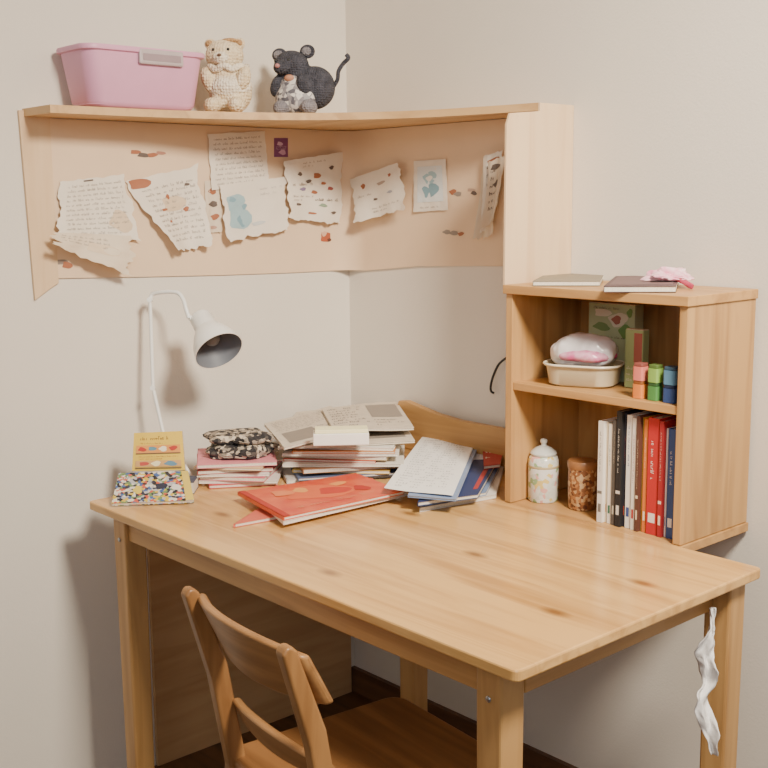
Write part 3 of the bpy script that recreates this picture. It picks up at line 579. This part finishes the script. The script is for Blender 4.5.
# ------------------------------------------------------------------ bookcase contents
books = [(597, 602.5, 421, (236, 230, 220), (120, 116, 112), 'white paperback at the left end of the bookcase row'),
 (603, 607.5, 422, (222, 208, 180), (190, 120, 60), 'slim cream paperback second from the left in the bookcase row'),
 (608, 612, 424, (236, 230, 218), (60, 110, 90), 'slim white paperback between two cream ones'),
 (612.5, 616, 420, (90, 84, 80), (200, 190, 170), 'slim dark taupe paperback to the left of the black ones'),
 (616.5, 622, 411, (36, 36, 40), (220, 214, 206), 'tallest black spined book in the bookcase row'),
 (622.5, 627, 413, (48, 48, 62), (214, 90, 66), 'dark navy book touching the tallest black one'),
 (627.5, 633, 415, (236, 232, 226), (60, 80, 140), 'thick white book right of the dark pair'),
 (633.5, 637.5, 418, (228, 222, 212), (170, 50, 50), 'slim white book with red lettering right of the thick white one'),
 (638, 641.5, 416, (96, 60, 50), (230, 210, 180), 'slim dark brown book left of the yellow spine'),
 (642, 645.5, 417, (224, 186, 84), (110, 70, 40), 'slim yellow book left of the orange spine'),
 (646, 650, 419, (220, 124, 56), (244, 228, 200), 'slim orange spined book beside the red ones'),
 (650.5, 662, 418, (190, 38, 42), (240, 226, 220), 'thickest bright red book in the row'),
 (662.5, 667, 421, (160, 34, 42), (236, 206, 190), 'slim dark red book beside the thick red one'),
 (667.5, 672, 428, (226, 224, 226), (60, 90, 160), 'low white and blue book near the bookcase side'),
 (672.5, 680, 429, (54, 84, 146), (226, 226, 230), 'low blue book against the right bookcase side')]
for i, (u0, u1, vt, cc, tc_, lbl) in enumerate(books):
    u0 = 597+(u0-597)*.925; u1 = 597+(u1-597)*.925
    ys = -.215+.003*((i*7) % 4); X0 = ony(u0, 500, ys).x; X1 = ony(u1, 500, ys).x
    if i: X0 = max(X0, lastx+.0004)
    X1 = min(X1, BX1-.018); lastx = X1
    ht = min(ony((u0+u1)/2, vt, ys).z-H, .2355); dp = .14+.01*((i*3) % 3)
    r = thing('book', lbl, 'book', ((X0+X1)/2, ys+dp/2, H+.0002), 0, 'books standing in the bookcase')
    w = X1-X0; t = .0010
    mb = MB(); mb.box(-w/2+t, -dp/2+.003, .002, w/2-t, dp/2-.003, ht-.002); mb.build('pages', PAGES, r)
    mb = MB(); mb.box(-w/2, -dp/2, 0, -w/2+t, dp/2, ht); mb.box(w/2-t, -dp/2, 0, w/2, dp/2, ht); mb.box(-w/2+t, -dp/2, 0, w/2-t, -dp/2+.0022, ht); cvr = mb.build('cover', col(cc), r)
    pt = Patch(((X1-t), ys, H+ht*.96), ((X1-t), ys, H+ht*.04), ((X0+t), ys, H+ht*.04), ((X0+t), ys, H+ht*.96), toward=V((0, -1, 0)))
    it = [('text', .06+.05*(i % 3), .15, .66, .85, 1, .9, tc_), ('rect', .84, .15, .93, .85, tc_)]
    if i % 4 == 0: it.append(('rect', .70, 0, .73, 1, tc_))
    draw(pt, it, cvr, 'lettering', 60+i, .0003)
# glass jar
jp = onz(543, 500, H); jp.z = H+.0003
jar = thing('glass_jar', 'whitish floral glass jar with a knobbed lid in the bookcase', 'jar', jp)
GLS = cells('floral_glass', [(222, 222, 214), (206, 210, 200), (226, 224, 216), (150, 176, 130), (222, 220, 212), (222, 170, 160), (224, 222, 216), (220, 196, 120), (214, 216, 208)], 110, .2)
mb = MB(); mb.lathe([(0, 0), (.029, 0), (.0315, .004), (.0315, .086), (.029, .094), (.025, .097), (.0235, .097), (.027, .090), (.0295, .084), (.0295, .006), (0, .005)], seg=36); mb.build('body', GLS, jar, smooth=True)
CG = pm('clear_glass', (204, 206, 200), .12, .03, coat=.5)
mb = MB(); mb.lathe([(0, .0975), (.027, .0975), (.028, .101), (.025, .106), (.016, .113), (.006, .117), (.005, .120), (.008, .125), (.007, .130), (0, .132)], seg=36); mb.build('lid', CG, jar, smooth=True)
mb = MB(); mb.lathe([(.0317, .072), (.0322, .073), (.0322, .076), (.0317, .077)], seg=36); mb.build('rim_band', pm('gold_band', (190, 170, 130), .4), jar, smooth=True)
# brown canister
tp = onz(582, 508, H); tp.z = H+.0003
tb = thing('canister', 'brown mosaic patterned canister between the jar and the books', 'canister', tp)
mb = MB(); mb.lathe([(0, 0), (.026, 0), (.028, .004), (.0295, .05), (.029, .084), (0, .084)], seg=36); mb.build('body', cells('mosaic_brown', [(130, 82, 50), (170, 118, 74), (100, 60, 42), (190, 150, 104), (140, 90, 56), (196, 166, 126)], 170, .4), tb, smooth=True)
mb = MB(); mb.lathe([(0, .0845), (.0305, .0845), (.031, .087), (.031, .097), (.029, .1), (0, .1)], seg=36); mb.build('lid', pm('brown_lid', (150, 102, 62), .4, .2, 120), tb, smooth=True)
# plastic tub with wrapped pastry
cp = ony(584, 380, -.150); cp = V((cp.x, -.150, SH))
ct = thing('plastic_container', 'shallow rounded cream plastic food tub on the bookcase shelf', 'food tub', cp, VR*.45)
TUB = pm('cream_plastic', (230, 214, 180), .2, .04, trans=.35)
def rg(hx, hy, z, r): return [(p[0], p[1], z) for p in rrect(hx, hy, r, 8)]
mb = MB(); mb.loft([rg(.060, .044, 0, .030), rg(.066, .049, .004, .032), rg(.072, .055, .038, .038), rg(.076, .059, .039, .042), rg(.077, .060, .043, .043), rg(.073, .056, .043, .040), rg(.070, .053, .038, .036), rg(.062, .045, .006, .030)]); mb.build('bowl', TUB, ct, smooth=True)
mb = MB(); mb.tube([(p[0], p[1], .043) for p in rrect(.0768, .0598, .043, 8)]+[(.0768, .0168, .043)], .0022, 8); mb.build('rim', pm('clear_rim', (240, 230, 206), .25), ct, smooth=True)
bag = crumped((cp.x-.001, cp.y, SH+.067), .068, .048, .034, VR*.45, .15, 9, 5, 20, .75).build('wrapped_pack', pm('white_film', (236, 232, 234), .18, .10, 40, .25, 60), world=True, smooth=True); tag(bag, 'glossy white plastic pack with a pink stripe in the food tub', 'packet')
crumped((cp.x+.020, cp.y-.016, SH+.062), .052, .038, .014, VR*.45, .15, 5, 4, 24).build('pink_stripe', pm('magenta_film', (206, 90, 144), .25, .2, 50, rgb2=(232, 190, 206)), bag, world=True, smooth=True)
# picture card boxes behind
def upbox(u0, u1, vt, y, th, name, label, cat, cc, items, seed):
    X0 = ony(u0, 350, y).x; X1 = ony(u1, 350, y).x; zt_ = min(ony((u0+u1)/2, vt, y).z, BZ-.021)
    r = thing(name, label, cat, ((X0+X1)/2, y+th/2, SH))
    mb = MB(); mb.box(X0, y, SH+.0003, X1, y+th, zt_); b_ = mb.build('box', col(cc), r, world=True, bevel=.001)
    mb = MB(); mb.box(X0+.001, y+.001, zt_, X1-.001, y+th-.001, zt_+.001); mb.build('flap', PAPER2, r, world=True)
    pt = Patch((X0, y, zt_), (X1, y, zt_), (X1, y, SH), (X0, y, SH), toward=V((0, -1, 0))); draw(pt, items, b_, 'label_print', seed, .0004)
upbox(588, 634, 304, -.080, .03, 'card_box', 'tall pale green picture box behind the food tub', 'box', (178, 190, 150),
      [('blob', .3, .12, .18, .06, (222, 216, 196)), ('blob', .65, .2, .2, .09, (216, 210, 190)), ('blob', .62, .2, .1, .05, (170, 106, 90)), ('blob', .3, .3, .18, .05, (120, 150, 96)), ('text', .1, .02, .9, .08, 1, .9, BK), ('blob', .8, .34, .12, .08, (110, 150, 84)), ('text', .1, .40, .9, .5, 2, .9, BK), ('blob', .9, .1, .06, .05, (110, 150, 84))], 80)
upbox(625, 643, 330, -.125, .02, 'small_carton', 'slim pale green and red carton beside the tall picture box', 'box', (160, 176, 122),
      [('rect', .5, .05, .95, .55, (170, 96, 84)), ('text', .1, .6, .9, .9, 3, .9, (226, 222, 200))], 81)
# craft paint pots, two high
pots = [(640.5, .0112, (228, 124, 110), (232, 134, 56), ('coral', 'orange')), (655.5, .0112, (140, 180, 84), (80, 140, 72), ('lime green', 'dark green')), (672.5, .0132, (90, 140, 176), (48, 76, 132), ('sky blue', 'deep blue'))]
for u, r_, ct_, cb_, nm in pots:
    p = ony(u, 380, -.204)
    for lv in (0, 1):
        hh = .0325; c_ = ct_ if lv else cb_; z0 = SH+.0003+lv*(hh+.0006)
        t = thing('paint_pot', ('%s craft pot on the upper row beside the food tub' if lv else '%s craft pot on the lower row beside the food tub') % nm[lv == 0], 'pot', (p.x, -.204, z0), 0, 'small colour pots on the bookcase shelf')
        mb = MB(); mb.prism(rrect(r_*.96, r_*.96, r_*.3, 4), 0, .026); mb.build('pot', col(c_), t, smooth=True)
        mb = MB(); mb.prism(rrect(r_*.90, r_*.90, r_*.3, 4), .0262, hh); mb.build('lid', col(tuple(int(x*.62) for x in c_)), t, smooth=True, bevel=.001)
# on top of the bookcase
Z = BZ+.0005
flat_book([onz(548, 273, Z+.010), onz(604, 274, Z+.010), onz(600, 281, Z+.010), onz(533, 281, Z+.010)], .0095, col((136, 128, 112)), 'grey-brown notebook on the left of the bookcase top', None, None, 'notebook', 'notebook', seed=90)
flat_book([onz(616, 276, Z+.012), onz(680, 275, Z+.012), onz(676, 286, Z+.012), onz(604, 286, Z+.012)], .0115, col((90, 68, 72)), 'dark brown book on the bookcase top under a pink scrap of cloth', None, [('rect', .05, .1, .95, .9, (112, 88, 90))], 'book', 'book', seed=91)
pr = onz(670, 281, Z+.013)
rb_ = crumped((pr.x, pr.y, Z+.0225), .036, .022, .011, VR+.3, .9, 12, 4, 46).build('cloth_scrap', pm('pink_cloth', (232, 146, 174), .8, .15, 60, rgb2=(240, 214, 218)), world=True, smooth=True)
tag(rb_, 'crumpled pink and white cloth scrap on the bookcase top', 'cloth')
e1 = onz(694, 287, Z+.004)
mb = MB(); mb.tube(smoothpath([(pr.x+.01, pr.y, Z+.018), (pr.x+.025, pr.y-.005, Z+.016), (pr.x+(e1.x-pr.x)*.75, pr.y+(e1.y-pr.y)*.7, Z+.008), (pr.x+(e1.x-pr.x)*.95, pr.y+(e1.y-pr.y)*.9, Z+.004)], 5), .005, 8, .6, .4); mb.build('ribbon_tail', pm('crimson_cloth', (180, 66, 92), .8), rb_, world=True, smooth=True)
# cable on the wall
cpts = smoothpath([tuple(ony(*q)) for q in ((506, 358, -.012), (499, 364, -.012), (494, 374, -.012), (491, 384, -.012), (491, 391, -.012), (494, 393, -.01))], 5)
mb = MB(); mb.tube(cpts, .0028, 8); tag(mb.build('cable', BLACK, world=True, smooth=True), 'short black cable poking out behind the bookcase', 'cable')
# white cloth strip hanging at the right
wc = 1.85
cen = smoothpath([(712, 608), (712, 624), (709, 640), (705, 656), (707, 668), (709, 682), (704, 694), (703, 706), (707, 722), (711, 738), (715, 755)], 6)
wid = [3, 5, 7, 10, 10, 7, 12, 12, 9, 7, 4]
wf = [(wid[min(int(i/6), 10)]*(1-(i % 6)/6)+wid[min(int(i/6)+1, 10)]*((i % 6)/6))*wc/FPX for i in range(len(cen))]
nC = len(cen); mb = MB()
def cl(u, v):
    i = min(int(v*(nC-1)+.5), nC-1); x, y = cen[i]; w_ = wf[i]; s = (u-.5)*2
    tw = .9*sin(v*11+.6); k = noise.noise(V((u*2.5, v*9, 3)))
    return at(x, y, wc)+(R*cos(tw)+F*sin(tw))*s*w_ + F*(.006*sin(s*4+v*16)+.008*k) + R*.003*noise.noise(V((s*2, v*20, 9)))
mb.grid(cl, 16, nC-1)
tag(mb.build('cloth_strip', pm('white_cloth', (244, 241, 238), .9, .05, 60, .2, 120), world=True, smooth=True, recalc=False, solid=.0015), 'white crumpled cloth strip hanging by the right desk leg', 'cloth')
# ------------------------------------------------------------------ light
def area(name, loc, target, size, power, colr, spread=pi):
    l = bpy.data.lights.new(name, 'AREA'); l.shape = 'DISK'; l.size = size; l.energy = power; l.color = colr; l.spread = spread
    o = bpy.data.objects.new(name, l); COL.objects.link(o); o.location = loc
    o.rotation_euler = (V(target)-V(loc)).to_track_quat('-Z', 'Y').to_euler(); return o
area('ceiling_lamp', (2.35, -.95, 2.4), (.50, -.28, .85), .45, 34, (1, .89, .73), radians(100))
area('room_fill', (3.2, -3.2, 2.3), (.8, -.3, 1.4), 1.6, 30, (.98, .98, 1))
w = bpy.data.worlds.new('world'); bpy.context.scene.world = w; w.use_nodes = True
w.node_tree.nodes['Background'].inputs[0].default_value = (.95, .97, 1, 1); w.node_tree.nodes['Background'].inputs[1].default_value = .28
